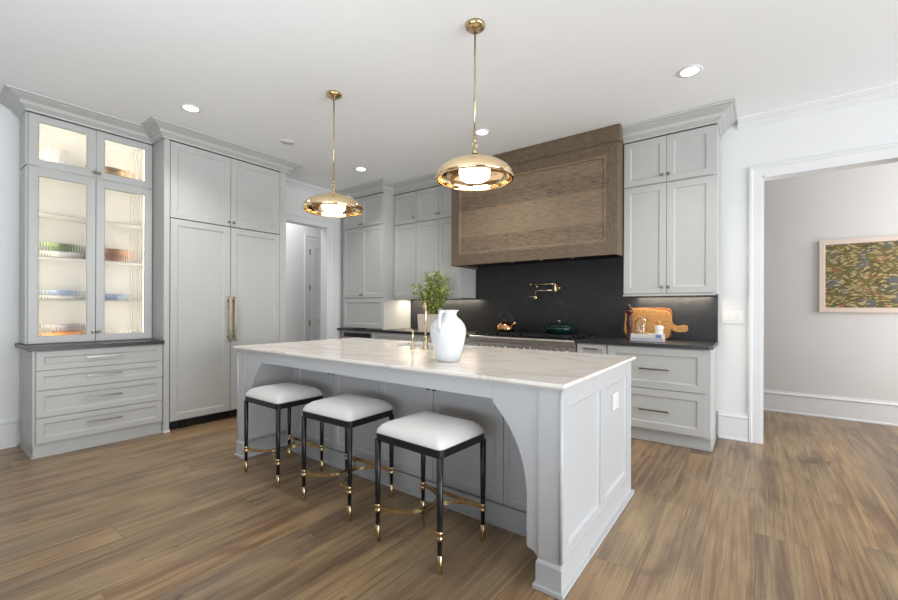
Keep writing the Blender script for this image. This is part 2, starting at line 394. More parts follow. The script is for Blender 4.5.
def cab_door(par, fr, u0, u1, z0, z1, knob=None, kz=None, mat='cab', n0=.002, fw=.058, kmat='nickel', **kw):
    d = build('door', MB().door(fr, u0, u1, z0, z1, n0, fw=fw, **kw), mat, par)
    if knob is not None: build('knob', knob_mb(fr, knob, kz, n0 + .02), kmat, d)
    return d

# ---- left wall: hutch base, countertop, lit display cabinet, refrigerator
HX = -4.66
FHB = Fr(HX, 0, (0, 1))
hb = thing('drawer_cabinet', 'wide pale grey base cabinet of four stacked drawers under the glass-front display cabinet', 'cabinet', (-4.95, 1.1, 0))
m = MB().box(XL + .002, HX, .66, 1.552, .11, .872)
m.door(Fr(0, .66, (1, 0)), XL + .01, HX, .11, .872, 0, .012, fw=.06, rec=.007)   # shaker end panel, faces -Y
build('carcass', m, 'cab', hb)
build('toe_kick', MB().box(XL + .01, HX - .012, .655, 1.552, .002, .11).box(XL + .01, HX, .645, 1.552, .002, .018), 'cab', hb)
zs = [.118, .326, .548, .71, .868]
for i in range(4):
    dd = build('drawer', MB().door(FHB, .668, 1.548, zs[i] + .003, zs[i + 1] - .003, .002, fw=.045), 'cab', hb)
    zc = (zs[i] + zs[i + 1]) / 2
    build('pull', pull_mb(FHB, .975, 1.225, zc + .012, .022), 'nickelbright', dd)
solo('countertop', MB().box(XL + .002, -4.60, .618, 1.553, .875, .908), 'counter', 'short dark soapstone countertop under the lit glass display cabinet', 'countertop', (-4.95, 1.1, .875), bevel=.003)

DX = -4.95
FD = Fr(DX, 0, (0, 1))
dc = thing('display_cabinet', 'tall pale grey cabinet with lit fluted glass doors standing on a dark countertop', 'cabinet', (-5.1, 1.1, .91))
y0, y1 = .655, 1.554
m = MB().box(XL + .002, XL + .016, y0, y1, .91, 2.884)               # back
m.box(XL + .016, DX, y0, y0 + .018, .91, 2.884).box(XL + .016, DX, y1 - .018, y1, .91, 2.884)
m.box(XL + .016, DX, y0 + .018, y1 - .018, .91, .93).box(XL + .016, DX, y0 + .018, y1 - .018, 2.866, 2.884).box(XL + .016, DX, y0 + .018, y1 - .018, 2.42, 2.44)
m.box(DX - .02, DX, 1.088, 1.118, .93, 2.42)
fe = Fr(0, y0, (1, 0))
m.door(fe, XL + .004, DX, .912, 2.418, 0, .012, fw=.05, rec=.007).door(fe, XL + .004, DX, 2.44, 2.88, 0, .012, fw=.05, rec=.007)
build('carcass', m, 'cab', dc)
def flute(fr, u0, u1, z0, z1, n):
    pts = []; k = int((u1 - u0) / .017) * 6
    for i in range(k + 1):
        a = i / 6 * math.pi; pts.append((u0 + (u1 - u0) * i / k, n + .0042 * abs(math.sin(a)) + .0015))
    lo = [fr.p(u, nn, z0) for u, nn in pts] + [fr.p(u1, n - .002, z0), fr.p(u0, n - .002, z0)]
    hi = [fr.p(u, nn, z1) for u, nn in pts] + [fr.p(u1, n - .002, z1), fr.p(u0, n - .002, z1)]
    return MB().rings([lo, hi])
for (a, b, z0, z1, ku, kz) in ((.659, 1.1005, .914, 2.415, 1.085, 1.0), (1.1055, 1.549, .914, 2.415, 1.121, 1.0), (.659, 1.1005, 2.435, 2.876, 1.085, 2.475), (1.1055, 1.549, 2.435, 2.876, 1.121, 2.475)):
    dd = build('door', MB().door(FD, a, b, z0, z1, .002, fw=.058, hole=True), 'cab', dc)
    build('glass_pane', flute(FD, a + .054, b - .054, z0 + .054, z1 - .054, .006), 'fluted', dd)
    build('knob', knob_mb(FD, ku, kz, .022), 'champagne', dd)
SH = [1.295, 1.675, 2.055]
for z in SH: build('shelf', MB().box(XL + .018, DX - .024, y0 + .02, y1 - .02, z - .009, z), 'cab', dc)
build('crown', MB().sweep([(XL + .002, y0 - .001), (DX + .022, y0 - .001), (DX + .022, 1.5535), (HX + .022, 1.5535)], CR, 1, 0, 1), 'cab', dc)
for z0, z1 in ((.94, 2.41), (2.445, 2.86)):
    for yy in (y0 + .03, y1 - .03):
        build('light_strip', MB().box(DX - .016, DX - .006, yy - .008, yy + .008, z0, z1), 'led', dc)

# crockery behind the fluted glass
BOWL = [(.0, 0), (.45, 0), (.5, .06), (.8, .5), (1, 1), (.95, 1), (.74, .52), (.4, .12), (.0, .1)]
def bowl(name, x, y, z, r, h, mat, label, group='crockery in the lit display cabinet', prof=BOWL, sy=1.35):
    m = MB().lathe([(a * r, b * h) for a, b in prof], (x, y, z + .001)); m.v = [Vector((v.x, y + (v.y - y) * sy, v.z)) for v in m.v]
    return solo(name, m, mat, label, 'plate' if 'plate' in name or 'platter' in name else ('vase' if 'vase' in name else 'bowl'), (x, y, z + .001), group)
PLATE = [(0, 0), (.5, 0), (.6, .3), (1, 1), (.98, 1), (.6, .5), (0, .4)]
VASE = [(0, 0), (.6, 0), (1, .4), (.9, .65), (.45, .85), (.5, 1), (.42, 1), (.4, .85), (0, .5)]
cx = -5.10
bowl('bowl', cx, .90, 1.675 + .05, .1, .075, 'bowl_green', 'green bowl on a white platter, middle shelf behind the left glass door')
bowl('platter', cx, .89, 1.675, .11, .05, 'plate_white', 'white platter under the green bowl behind the left glass door', prof=PLATE)
bowl('bowl', cx, 1.28, 1.675, .11, .12, 'bowl_wood', 'brown wooden bowl on the middle shelf behind the right glass door')
bowl('plate', cx, .89, 1.295, .11, .035, 'plate_white', 'white plate on the lower shelf behind the left glass door', prof=PLATE)
bowl('bowl', cx, .91, 1.295 + .035, .10, .05, 'plate_blue', 'blue bowl set on a white plate behind the left glass door')
bowl('plate', cx, 1.28, 1.295, .11, .06, 'plate_blue', 'pale blue dish on the lower shelf behind the right glass door', prof=PLATE)
bowl('bowl', cx, .93, .93, .11, .07, 'bowl_orange', 'orange bowl at the bottom of the display cabinet, left side')
bowl('bowl', cx, .935, .93 + .071, .1, .07, 'bowl_grey', 'grey blue bowl stacked in the orange bowl, display cabinet bottom')
bowl('platter', cx, 1.26, .93, .11, .07, 'plate_white', 'white dish at the bottom of the display cabinet, right side', prof=PLATE)
bowl('vase', cx, .86, 2.44, .085, .22, 'vase_grey', 'round pale grey vase in the top left glass compartment', prof=VASE, sy=1.0)
bowl('bowl', cx, 1.02, 2.44, .06, .09, 'plate_white', 'small white bowl beside the vase in the top glass compartment', sy=.9)
bowl('bowl', cx, 1.27, 2.44, .115, .14, 'basket', 'large brown bowl in the top right glass compartment')

# ---- panelled refrigerator and the cabinet that surrounds it
FX = -4.66
FF = Fr(FX, 0, (0, 1))
sr = thing('refrigerator_cabinet', 'tall pale grey cabinet above and around the panelled refrigerator', 'cabinet', (-4.95, 2.2, 0))
m = MB().box(XL + .002, FX + .02, 1.556, 1.606, .002, 2.884).box(XL + .002, FX + .02, 2.778, 2.86, .002, 2.884)
m.box(XL + .002, FX, 1.606, 2.778, 2.13, 2.884)
build('carcass', m, 'cab', sr, bevel=.002)
build('plinth', MB().box(FX - .03, FX + .032, 1.553, 1.609, .001, .02), 'trim', sr)
cab_door(sr, FF, 1.611, 2.191, 2.123, 2.876, 2.168, 2.165, n0=.001, fw=.062)
cab_door(sr, FF, 2.196, 2.774, 2.123, 2.876, 2.219, 2.165, n0=.001, fw=.062)
build('crown', MB().sweep([(DX + .022, 1.0), (DX + .022, 1.555), (FX + .022, 1.555), (FX + .022, 2.861), (XL + .002, 2.861)], CR, 1, 1), 'cab', sr)
fg = thing('refrigerator', 'built-in refrigerator with two tall pale grey panelled doors and long bar handles', 'refrigerator', (-4.95, 2.2, 0))
build('body', MB().box(XL + .02, FX - .002, 1.61, 2.774, .09, 2.118), 'cab', fg)
for a, b, h in ((1.612, 2.19, 2.165), (2.197, 2.773, 2.222)):
    dd = build('door', MB().door(FF, a, b, .1, 2.113, .002, fw=.062), 'cab', fg)
    build('handle', vpull_mb(FF, h, .86, 1.35, .022), 'champagne', dd)
gm = MB().box(XL + .1, FX - .05, 1.612, 2.773, .012, .088)
gm.box(FX - .05, FX - .03, 1.615, 2.77, .07, .078).box(FX - .05, FX - .035, 1.615, 2.77, .04, .048)
for y in (1.72, 1.78, 2.2, 2.62): gm.box(FX - .05, FX - .025, y, y + .03, .015, .06)
for y in (1.65, 2.7): gm.box(FX - .09, FX - .05, y, y + .04, 0, .02)
build('toe_grille', gm, 'dark', fg)

# ---- back wall, left run: base cabinets, counter, tower, wall cabinets
BY = 4.14
FBB = Fr(0, BY, (1, 0))
CT0, CT1 = .886, .918
TX0, TX1 = -5.165, -4.256
bl = thing('base_cabinet', 'pale grey base cabinet in the far corner behind the island under the tall wall cabinet', 'cabinet', (-4.85, 4.4, 0))
build('carcass', MB().box(TX0, -5.13, BY, YB - .002, .1, .884).box(-4.50, -4.47, BY, YB - .002, .1, .884).box(TX0, -4.47, YB - .02, YB - .002, .1, .884).box(TX0, -4.47, BY, YB - .002, .1, .38).box(-5.13, -4.5, BY, YB - .03, .86, .884), 'cab', bl)
build('toe_kick', MB().box(TX0, -4.47, BY + .07, BY + .09, .001, .1), 'cab', bl)
build('drawer', MB().door(FBB, TX0 + .03, -4.475, .12, .375, .002), 'cab', bl)
mw = thing('microwave_drawer', 'built-in drawer oven with a black front strip under the far left counter', 'microwave', (-4.815, 4.3, .39))
build('body', MB().box(-5.128, -4.502, BY - .002, YB - .05, .384, .856), 'steel', mw)
build('control_panel', MB().box(-5.11, -4.52, BY - .012, BY - .002, .79, .85), 'dark', mw)
build('drawer_front', MB().box(-5.128, -4.502, BY - .022, BY - .002, .39, .78), 'steel', mw)
b2 = thing('base_cabinet', 'pale grey drawer cabinet behind the island faucet, left of the range', 'cabinet', (-4.1, 4.4, 0))
build('carcass', MB().box(-4.466, -3.6, BY, YB - .002, .1, .884), 'cab', b2)
build('toe_kick', MB().box(-4.466, -3.6, BY + .07, BY + .09, .001, .1), 'cab', b2)
b3 = thing('base_cabinet', 'pale grey drawer cabinet hidden behind the vase, directly left of the range', 'cabinet', (-3.1, 4.4, 0))
build('carcass', MB().box(-3.598, -2.727, BY, YB - .002, .1, .884), 'cab', b3)
build('toe_kick', MB().box(-3.598, -2.727, BY + .07, BY + .09, .001, .1), 'cab', b3)
for par, u0, u1 in ((b2, -4.463, -3.603), (b3, -3.595, -2.73)):
    for z0, z1 in ((.12, .4), (.405, .69), (.695, .874)):
        dd = build('drawer', MB().door(FBB, u0, u1, z0, z1, .002, fw=.045), 'cab', par)
        uc = (u0 + u1) / 2; build('pull', pull_mb(FBB, uc - .12, uc + .12, (z0 + z1) / 2, .022), 'champagne', dd)
solo('countertop', MB().box(XL + .003, -2.726, 4.10, YB - .002, CT0, CT1), 'counter', 'dark soapstone countertop running from the far corner to the left of the range', 'countertop', (-4, 4.4, CT0), bevel=.003)

TY = 4.152; UY_ = 4.37
FT = Fr(0, TY, (1, 0))
tw = thing('tall_cabinet', 'deep pale grey corner cabinet standing on the counter with paired doors and a lift-up front', 'cabinet', (-4.7, 4.45, .92))
build('carcass', MB().box(TX0, TX1, TY, YB - .002, .92, 2.884), 'cab', tw)
for a, b, k in ((TX0 + .04, -4.712, -4.735), (-4.708, TX1 - .012, -4.685)):
    cab_door(tw, FT, a, b, 2.44, 2.876, k, 2.475); cab_door(tw, FT, a, b, 1.385, 2.425, k, 1.425)
build('lift_door', MB().door(FT, TX0 + .04, TX1 - .012, .935, 1.372, .002, fw=.06), 'cab', tw)
build('crown', MB().sweep([(TX0, TY - .022), (TX1 + .001, TY - .022), (TX1 + .001, UY_ - .022), (TX1 + 1, UY_ - .022)], CR, 1, 0, 1), 'cab', tw)

UY = 4.37
FU = Fr(0, UY, (1, 0))
def wall_cab(label, x0, x1, zb, cols, crown_path, lead=0):
    t = thing('wall_cabinet', label, 'cabinet', ((x0 + x1) / 2, 4.55, zb), None)
    build('carcass', MB().box(x0, x1, UY, YB - .002, zb, 2.884), 'cab', t)
    for a, b, k in cols:
        cab_door(t, FU, a, b, 2.44, 2.876, k, 2.505); cab_door(t, FU, a, b, zb + .012, 2.425, k, zb + .07)
    build('crown', MB().sweep(crown_path, CR, 1, lead), 'cab', t)
    build('light_rail', MB().box(x0, x1, UY - .022, UY + .0, zb - .013, zb - .001), 'cab', t)
    build('light_strip', MB().box(x0 + .06, x1 - .06, UY + .004, UY + .02, zb - .008, zb - .001), 'led', t)
    return t
wall_cab('narrow single-door pale grey wall cabinet beside the corner tower', TX1 + .002, -3.827, 1.37, [(-4.245, -3.829, -3.855)], [(TX1 + .001, UY - 1), (TX1 + .001, UY - .022), (-3.827, UY - .022)], 1)
wall_cab('double-door pale grey wall cabinet directly left of the wooden hood', -3.825, -3.066, 1.37, [(-3.822, -3.425, -3.447), (-3.421, -3.075, -3.4)], [(-3.825, UY - .022), (-3.066, UY - .022)])
rc = wall_cab('pale grey double-door wall cabinet above the cutting boards, right of the hood', -1.066, -.285, 1.37, [(-1.058, -.679, -.712), (-.675, -.30, -.658)], [(-1.064, UY - .022), (-.284, UY - .022), (-.284, YB - .002)])
build('side_panel', MB().door(Fr(-.285, 0, (0, 1)), UY + .004, YB - .004, 1.372, 2.43, 0, .010, fw=.055, rec=.007).door(Fr(-.285, 0, (0, 1)), UY + .004, YB - .004, 2.44, 2.88, 0, .010, fw=.055, rec=.007), 'cab', rc)
area('undercabinet_light', (-3.5, 4.66, 1.355), (-3.5, 4.66, .9), 1.0, .03, 6, (1, .86, .68))
area('undercabinet_light_corner', (-4.04, 4.58, 1.355), (-4.04, 4.58, .9), .36, .22, 3.2, (1, .86, .68))
area('undercabinet_light_right', (-.68, 4.66, 1.355), (-.68, 4.66, .9), .66, .03, 5, (1, .86, .68))

solo('backsplash', MB().box(TX1 + .004, -.29, YB - .0195, YB - .0012, CT1 + .001, 1.366).box(-3.063, -1.068, YB - .0195, YB - .0012, 1.366, 1.808), 'soap',
     'tall dark soapstone slab backsplash behind the range and counters', 'backsplash', (-2, YB - .01, CT1))

# right base cabinets
BX1 = -.318
bn = thing('base_cabinet', 'narrow pale grey base cabinet immediately right of the range', 'cabinet', (-1.3, 4.4, 0))
build('carcass', MB().box(-1.452, -1.158, BY, YB - .002, .1, .884), 'cab', bn)
build('toe_kick', MB().box(-1.452, -1.158, BY + .06, BY + .08, .001, .1), 'cab', bn)
for z0, z1 in ((.125, .685), (.695, .874)):
    dd = build('drawer', MB().door(FBB, -1.447, -1.163, z0, z1, .002, fw=.04), 'cab', bn)
    build('pull', pull_mb(FBB, -1.37, -1.24, z1 - .035 if z1 < .8 else .835, .022), 'champagne', dd)
bw = thing('base_cabinet', 'wide pale grey two-drawer base cabinet below the cutting boards at the wall end', 'cabinet', (-.74, 4.4, 0))
m = MB().box(-1.156, BX1, BY, YB - .002, .12, .884)
m.door(Fr(BX1, 0, (0, 1)), BY + .003, YB - .004, .122, .882, 0, .015, fw=.06, rec=.007)
build('carcass', m, 'cab', bw)
build('toe_kick', MB().box(-1.156, BX1 + .012, BY + .07, YB - .004, .001, .119).box(-1.156, BX1 + .022, BY + .06, YB - .004, .001, .02), 'cab', bw)
for z0, z1 in ((.135, .498), (.506, .874)):
    dd = build('drawer', MB().door(FBB, -1.15, BX1 - .02, z0, z1, .002, fw=.06), 'cab', bw)
    build('pull', pull_mb(FBB, -.862, -.615, (z0 + z1) / 2 - .005, .022), 'champagne', dd)
solo('countertop', MB().prism([(-1.452, 4.10), (-.31, 4.10), (-.286, 4.125), (-.286, YB - .002), (-1.452, YB - .002)], 'z', CT0, CT1), 'counter',
     'dark soapstone countertop at the right of the range holding cutting boards', 'countertop', (-.85, 4.4, CT0), bevel=.003)

# ---- range
RX0, RX1 = -2.722, -1.456
rg = thing('range', 'wide stainless steel gas range with a row of knobs below the wooden hood', 'range', (-2.09, 4.4, 0))
build('body', MB().box(RX0, RX1, 4.12, YB - .022, .1, .9), 'steel', rg)
bn_ = [(4.12, .9), (4.075, .915), (4.055, .91), (4.048, .895), (4.05, .85), (4.06, .842), (4.12, .84)]
build('bullnose', MB().prism(bn_, 'x', RX0, RX1), 'steel', rg)
build('control_panel', MB().prism([(4.12, .839), (4.08, .838), (4.07, .74), (4.12, .735)], 'x', RX0, RX1), 'steel', rg)
build('oven_door', MB().box(RX0 + .01, -1.98, 4.08, 4.118, .2, .725), 'steel', rg); build('oven_door', MB().box(-1.97, RX1 - .01, 4.08, 4.118, .2, .725), 'steel', rg)
for a, b in ((RX0 + .05, -2.02), (-1.93, RX1 - .05)): build('handle', MB().tube([(a, 4.04, .68), (b, 4.04, .68)], .014).box(a + .03, a + .05, 4.04, 4.08, .67, .69).box(b - .05, b - .03, 4.04, 4.08, .67, .69), 'steel', rg)
build('kick_plate', MB().box(RX0 + .02, RX1 - .02, 4.15, 4.2, .001, .1), 'steel', rg)
for i in range(15):
    x = RX0 + .09 + i * (RX1 - RX0 - .18) / 14
    build('control_knob', MB().lathe([(.026, 0), (.026, .008), (.021, .012), (.018, .038), (.014, .042)], (x, 4.074, .795), (0, -1, .09), 16), 'steel', rg)
build('cooktop', MB().box(RX0 + .012, RX1 - .012, 4.125, YB - .024, .901, .91), 'iron', rg)
for i in range(4):
    a = RX0 + .03 + i * .302; b = a + .296; g = MB()
    for y in (4.15, 4.28, 4.41, 4.54, 4.67): g.box(a, b, y, y + .014, .932, .95)
    for x in (a, (a + b) / 2 - .007, b - .014): g.box(x, x + .014, 4.15, 4.684, .932, .95)
    for x in (a, b - .014):
        for y in (4.15, 4.67): g.box(x, x + .014, y, y + .014, .911, .932)
    build('grate', g, 'iron', rg)
    for y in (4.28, 4.54): build('burner', MB().lathe([(.05, 0), (.05, .012), (.03, .016)], ((a + b) / 2, y + .007, .911), seg=20), 'iron', rg)

# ---- hood
hx0, hx1, hy = -3.062, -1.07, 4.15
hd = thing('range_hood', 'large brown oak range hood with a recessed panel above the stove', 'range hood', (-2.07, 4.4, 1.76))
HZ = 1.76
FHd = Fr(0, hy, (1, 0))
build('body', MB().box(hx0, hx1, hy + .02, YB - .002, HZ + .05, CZ - .004).box(hx0, hx0 + .03, hy + .02, YB - .022, HZ, HZ + .05).box(hx1 - .03, hx1, hy + .02, YB - .022, HZ, HZ + .05), 'hood_v', hd)
build('rail', MB().box(hx0 + .105, hx1 - .105, hy, hy + .019, HZ, 1.885), 'hood_h', hd, bevel=.002)
build('rail', MB().box(hx0 + .105, hx1 - .105, hy, hy + .019, 2.745, 2.86), 'hood_h', hd, bevel=.002)
build('stile', MB().box(hx0, hx0 + .105, hy, hy + .019, HZ, 2.86), 'hood_v', hd, bevel=.002)
build('stile', MB().box(hx1 - .105, hx1, hy, hy + .019, HZ, 2.86), 'hood_v', hd, bevel=.002)
build('panel', MB().door(FHd, hx0 + .1055, hx1 - .1055, 1.8855, 2.7445, -.019, .017, fw=.022, rec=.013, bead=.008), 'hood_p', hd)
build('crown', MB().sweep([(hx0, hy), (hx1, hy), (hx1, UY - .15)], [(0, 2.852), (.012, 2.852), (.024, 2.866), (.024, CZ - .004), (0, CZ - .004)], 1), 'hood_h', hd)
build('liner', MB().box(hx0 + .031, hx1 - .031, hy + .05, YB - .03, HZ + .03, HZ + .049), 'dark', hd)
for x in (-2.23, -1.88, -1.53): build('hood_lamp', MB().lathe([(.022, 0), (.022, .03), (.018, .034)], (x, hy + .06, HZ + .03), (0, 0, -1), 14), 'brass', hd)

# ---------------------------------------------------------------- island
IX0, IX1, IY0, IYC, IY1 = -3.425, -.68, 1.70, 2.055, 2.925
il = thing('kitchen_island', 'long white panelled kitchen island with arched overhang brackets in the middle of the room', 'island', (-2.05, 2.32, 0))
build('carcass', MB().box(IX0, IX1, IYC, IY1, .1, .885), 'isl', il)
R_ = .545
def bracket(xo, sgn):   # xo outer face, sgn = direction of the inside
    P = [(xo, .125), (xo, .885), (xo + sgn * .325, .885), (xo + sgn * .325, .785)]
    cx_ = .145 + R_; cz_ = .38
    a0 = math.asin((.785 - cz_) / R_)
    for i in range(13):
        a = a0 * (1 - i / 12); P.append((xo + sgn * (cx_ - R_ * math.cos(a)), cz_ + R_ * math.sin(a)))
    P += [(xo + sgn * .145, .165), (xo + sgn * .138, .155), (xo + sgn * .12, .152), (xo + sgn * .105, .143), (xo + sgn * .09, .125)]
    return P
for xo, sg in ((IX1, -1), (IX0, 1)):
    build('end_bracket', MB().prism(bracket(xo, sg), 'y', IY0, IYC - .001), 'isl', il)
    a, b = sorted((xo - sg * .018, xo + sg * .085))
    post = build('corner_post', MB().box(a, b, IY0 - .008, IY0 - .0005, .132, .885), 'isl', il)
    xb = xo - sg * .018
    build('bead', MB().tube([(xb, IY0 - .006, .14), (xb, IY0 - .006, .88)], .009), 'isl', post)
    a, b = sorted((xo - sg * .026, xo + sg * .095))
    build('base_block', MB().box(a, b, IY0 - .018, IYC - .001, 0.001, .118).prism([(IY0 - .018, .118), (IYC - .001, .118), (IYC - .001, .13), (IY0 - .008, .13)], 'x', a + .004, b - .004).box(a - .01, b + .01, IY0 - .03, IYC - .001, .001, .022), 'isl', il, bevel=.003)
build('apron', MB().box(IX0 + .326, IX1 - .326, IY0, IY0 + .02, .80, .885), 'isl', il)
FR = Fr(IX1, 0, (0, 1))
ep = MB().door(FR, IY0, 2.30, .131, .885, 0, .018, ins=(.082, .05, .045, .09), rec=.014, bead=.012).door(FR, 2.30, IY1, .131, .885, 0, .018, ins=(.045, .115, .045, .09), rec=.014, bead=.012)
build('end_panel', ep, 'isl', il)
FLi = Fr(IX0, 0, (0, -1))
build('end_panel', MB().door(FLi, -2.30, -IY0, .131, .885, 0, .018, ins=(.05, .082, .045, .09)).door(FLi, -IY1, -2.30, .131, .885, 0, .018, ins=(.1, .045, .045, .09)), 'isl', il)
build('end_baseboard', MB().box(IX1 + .001, IX1 + .0185, IYC, IY1 + .0, .001, .1305).box(IX1 + .001, IX1 + .036, IYC, IY1 + .02, .001, .022), 'isl', il)
build('end_baseboard', MB().box(IX0 - .026, IX0 - .001, IYC, IY1 + .01, .001, .13).box(IX0 - .036, IX0 - .001, IYC, IY1 + .02, .001, .022), 'isl', il)
build('baseboard', MB().box(IX0 + .1, IX1 - .1, IYC - .02, IYC - .001, .001, .12).box(IX0 + .1, IX1 - .1, IYC - .032, IYC - .02, .001, .02), 'isl', il)
build('toe_kick', MB().box(IX0 + .02, IX1 - .02, IY1 - .08, IY1 - .06, .001, .1), 'isl', il)
FI = Fr(0, IYC, (1, 0))
for a, b, k in ((-3.275, -3.143, None), (-3.139, -2.641, -2.663), (-2.637, -2.134, -2.614), (-2.130, -1.640, -1.662), (-1.636, -1.133, -1.613), (-1.129, -.83, None)):
    cab_door(il, FI, a, b, .13, .795, k, .725, mat='isl', fw=.05 if k else .03, n0=.002)
build('filler_rail', MB().box(IX0 + .15, IX1 - .15, IYC - .02, IYC - .001, .8, .884), 'isl', il)
# slab with a sink cut-out
sx0, sx1, sy0, sy1 = -2.62, -1.80, 2.52, 2.87
it = MB(); X0, X1, Y0, Y1, Z0, Z1 = -3.455, -.638, 1.66, 2.95, .887, .912
def ring8(z, e=0): return [(X0 + e, Y0 + e, z), (X1 - e, Y0 + e, z), (X1 - e, Y1 - e, z), (X0 + e, Y1 - e, z)]
def hole4(z): return [(sx0, sy0, z), (sx1, sy0, z), (sx1, sy1, z), (sx0, sy1, z)]
it.rings([hole4(Z0), ring8(Z0, .012), ring8(Z0 + .01), ring8(Z1 - .003), ring8(Z1, .003), hole4(Z1), hole4(Z0)], False, False)
solo('island_countertop', it, 'quartz', 'polished white veined quartz slab on top of the kitchen island', 'countertop', (-2.05, 2.32, Z0))
sk = MB().rings([[(sx0 - .02, sy0 - .02, .885), (sx1 + .02, sy0 - .02, .885), (sx1 + .02, sy1 + .02, .885), (sx0 - .02, sy1 + .02, .885)],
                 [(sx0 - .02, sy0 - .02, .70), (sx1 + .02, sy0 - .02, .70), (sx1 + .02, sy1 + .02, .70), (sx0 - .02, sy1 + .02, .70)]], False, True)
sk.rings([[(sx0 - .02, sy0 - .02, .885), (sx1 + .02, sy0 - .02, .885), (sx1 + .02, sy1 + .02, .885), (sx0 - .02, sy1 + .02, .885)],
          hole4(.885), hole4(.72)], False, True)
build('sink_basin', sk, 'ceramic', il, label='white undermount sink basin')

# outlets and switches
def plate(name, fr, u, z, w, h, mat, label, gangs, cat, pm=None):
    t = thing(name, label, cat, tuple(fr.p(u, 0, z)))
    build('cover_plate', MB().fbox(fr, u - w / 2, u + w / 2, .001, .006, z - h / 2, z + h / 2), mat, t, bevel=.002)
    for i in range(gangs):
        uu = u + (i - (gangs - 1) / 2) * w / gangs
        build('rocker' if cat == 'switch' else 'socket', MB().fbox(fr, uu - .017, uu + .017, .006, .009, z - min(.034, h * .32), z + min(.034, h * .32)), pm or mat, t, bevel=.001)
plate('light_switch', FB, -.174, 1.155, .17, .117, 'white', 'white triple rocker light switch plate on the wall by the doorway', 3, 'switch')
FS = Fr(0, YB - .0195, (1, 0))
plate('wall_outlet', FS, -1.245, 1.02, .12, .075, 'black', 'black double outlet on the dark backsplash between the green pot and cutting boards', 2, 'outlet')
plate('wall_outlet', FS, -.545, 1.0, .12, .075, 'black', 'black double outlet on the dark backsplash under the cutting board handle', 2, 'outlet')
plate('wall_outlet', Fr(IX1 + .004, 0, (0, 1)), 2.58, .678, .13, .1, 'white', 'white outlet set in the end panel of the kitchen island', 2, 'outlet')

# ---------------------------------------------------------------- stools
def make_stool(loc, label):
    t = thing('counter_stool', label, 'stool', loc, 'counter stools along the island')
    L = Vector(loc); hw, hd_ = .215, .177
    def off(m): m.v = [v + L for v in m.v]; return m
    fr = MB()
    rr = .03
    def rrect(ax, ay, z, r=rr, k=4):
        out = []
        for cxs, cys, a0 in ((1, 1, 0), (-1, 1, 90), (-1, -1, 180), (1, -1, 270)):
            for i in range(k + 1):
                a = math.radians(a0 + 90 * i / k); out.append(Vector((cxs * (ax - r) + r * math.cos(a), cys * (ay - r) + r * math.sin(a), z)))
        return out
    ax, ay = hw + .014, hd_ + .014
    build('seat_frame', off(MB().rings([rrect(ax - .03, ay - .03, .535), rrect(ax, ay, .535), rrect(ax, ay, .572), rrect(ax - .03, ay - .03, .572)])), 'black', t)
    rs = []
    for f, z in ((1.0, .573), (1.002, .579), (.975, .594), (.91, .612), (.79, .629), (.6, .642), (.36, .650), (.12, .653)):
        rs.append(rrect(ax * f, ay * f, z, max(.02, rr * f)))
    cu = build('cushion', off(MB().rings(rs, True, True, True)), 'leather', t)
    for sx in (-1, 1):
        for sy in (-1, 1):
            x, y = sx * hw, sy * hd_
            lg = build('leg', off(MB().tube([(x, y, .537), (x, y, .3), (x, y, .085)], [.0165, .0145, .0105], 12)), 'black', t)
            build('ferrule', off(MB().lathe([(.008, 0.001), (.0125, .004), (.0115, .02), (.0125, .024), (.0135, .084), (.0105, .086)], (x, y, 0), seg=14)), 'brass', lg)
            build('band', off(MB().lathe([(.014, .155), (.017, .156), (.017, .168), (.015, .17), (.015, .182), (.017, .184), (.017, .197), (.014, .198)], (x, y, 0), seg=14)), 'brass', lg)
    for sx in (-1, 1):
        pts = []
        for i in range(21):
            a = math.pi * i / 20; pts.append((sx * (hw - .012 - (hw - .02) * math.sin(a) ** .85), -(hd_ - .006) * math.cos(a), .178))
        build('footrest', off(MB().ribbon(pts, .008, .02)), 'brass', t)
    build('stretcher', off(MB().ribbon([(-hw + .012, hd_, .178), (hw - .012, hd_, .178)], .012, .02)), 'brass', t)
    return t
s0 = make_stool((-1.378, 1.69, 0), 'white cushioned counter stool nearest the arched right end of the island')
s0.rotation_euler = (0, 0, -.04)
copy_thing(s0, (-2.105, 1.74, 0), 'white cushioned counter stool in the middle of the row at the island', rz=.03)
copy_thing(s0, (-2.83, 1.735, 0), 'white cushioned counter stool at the left end of the island near the refrigerator', rz=0)

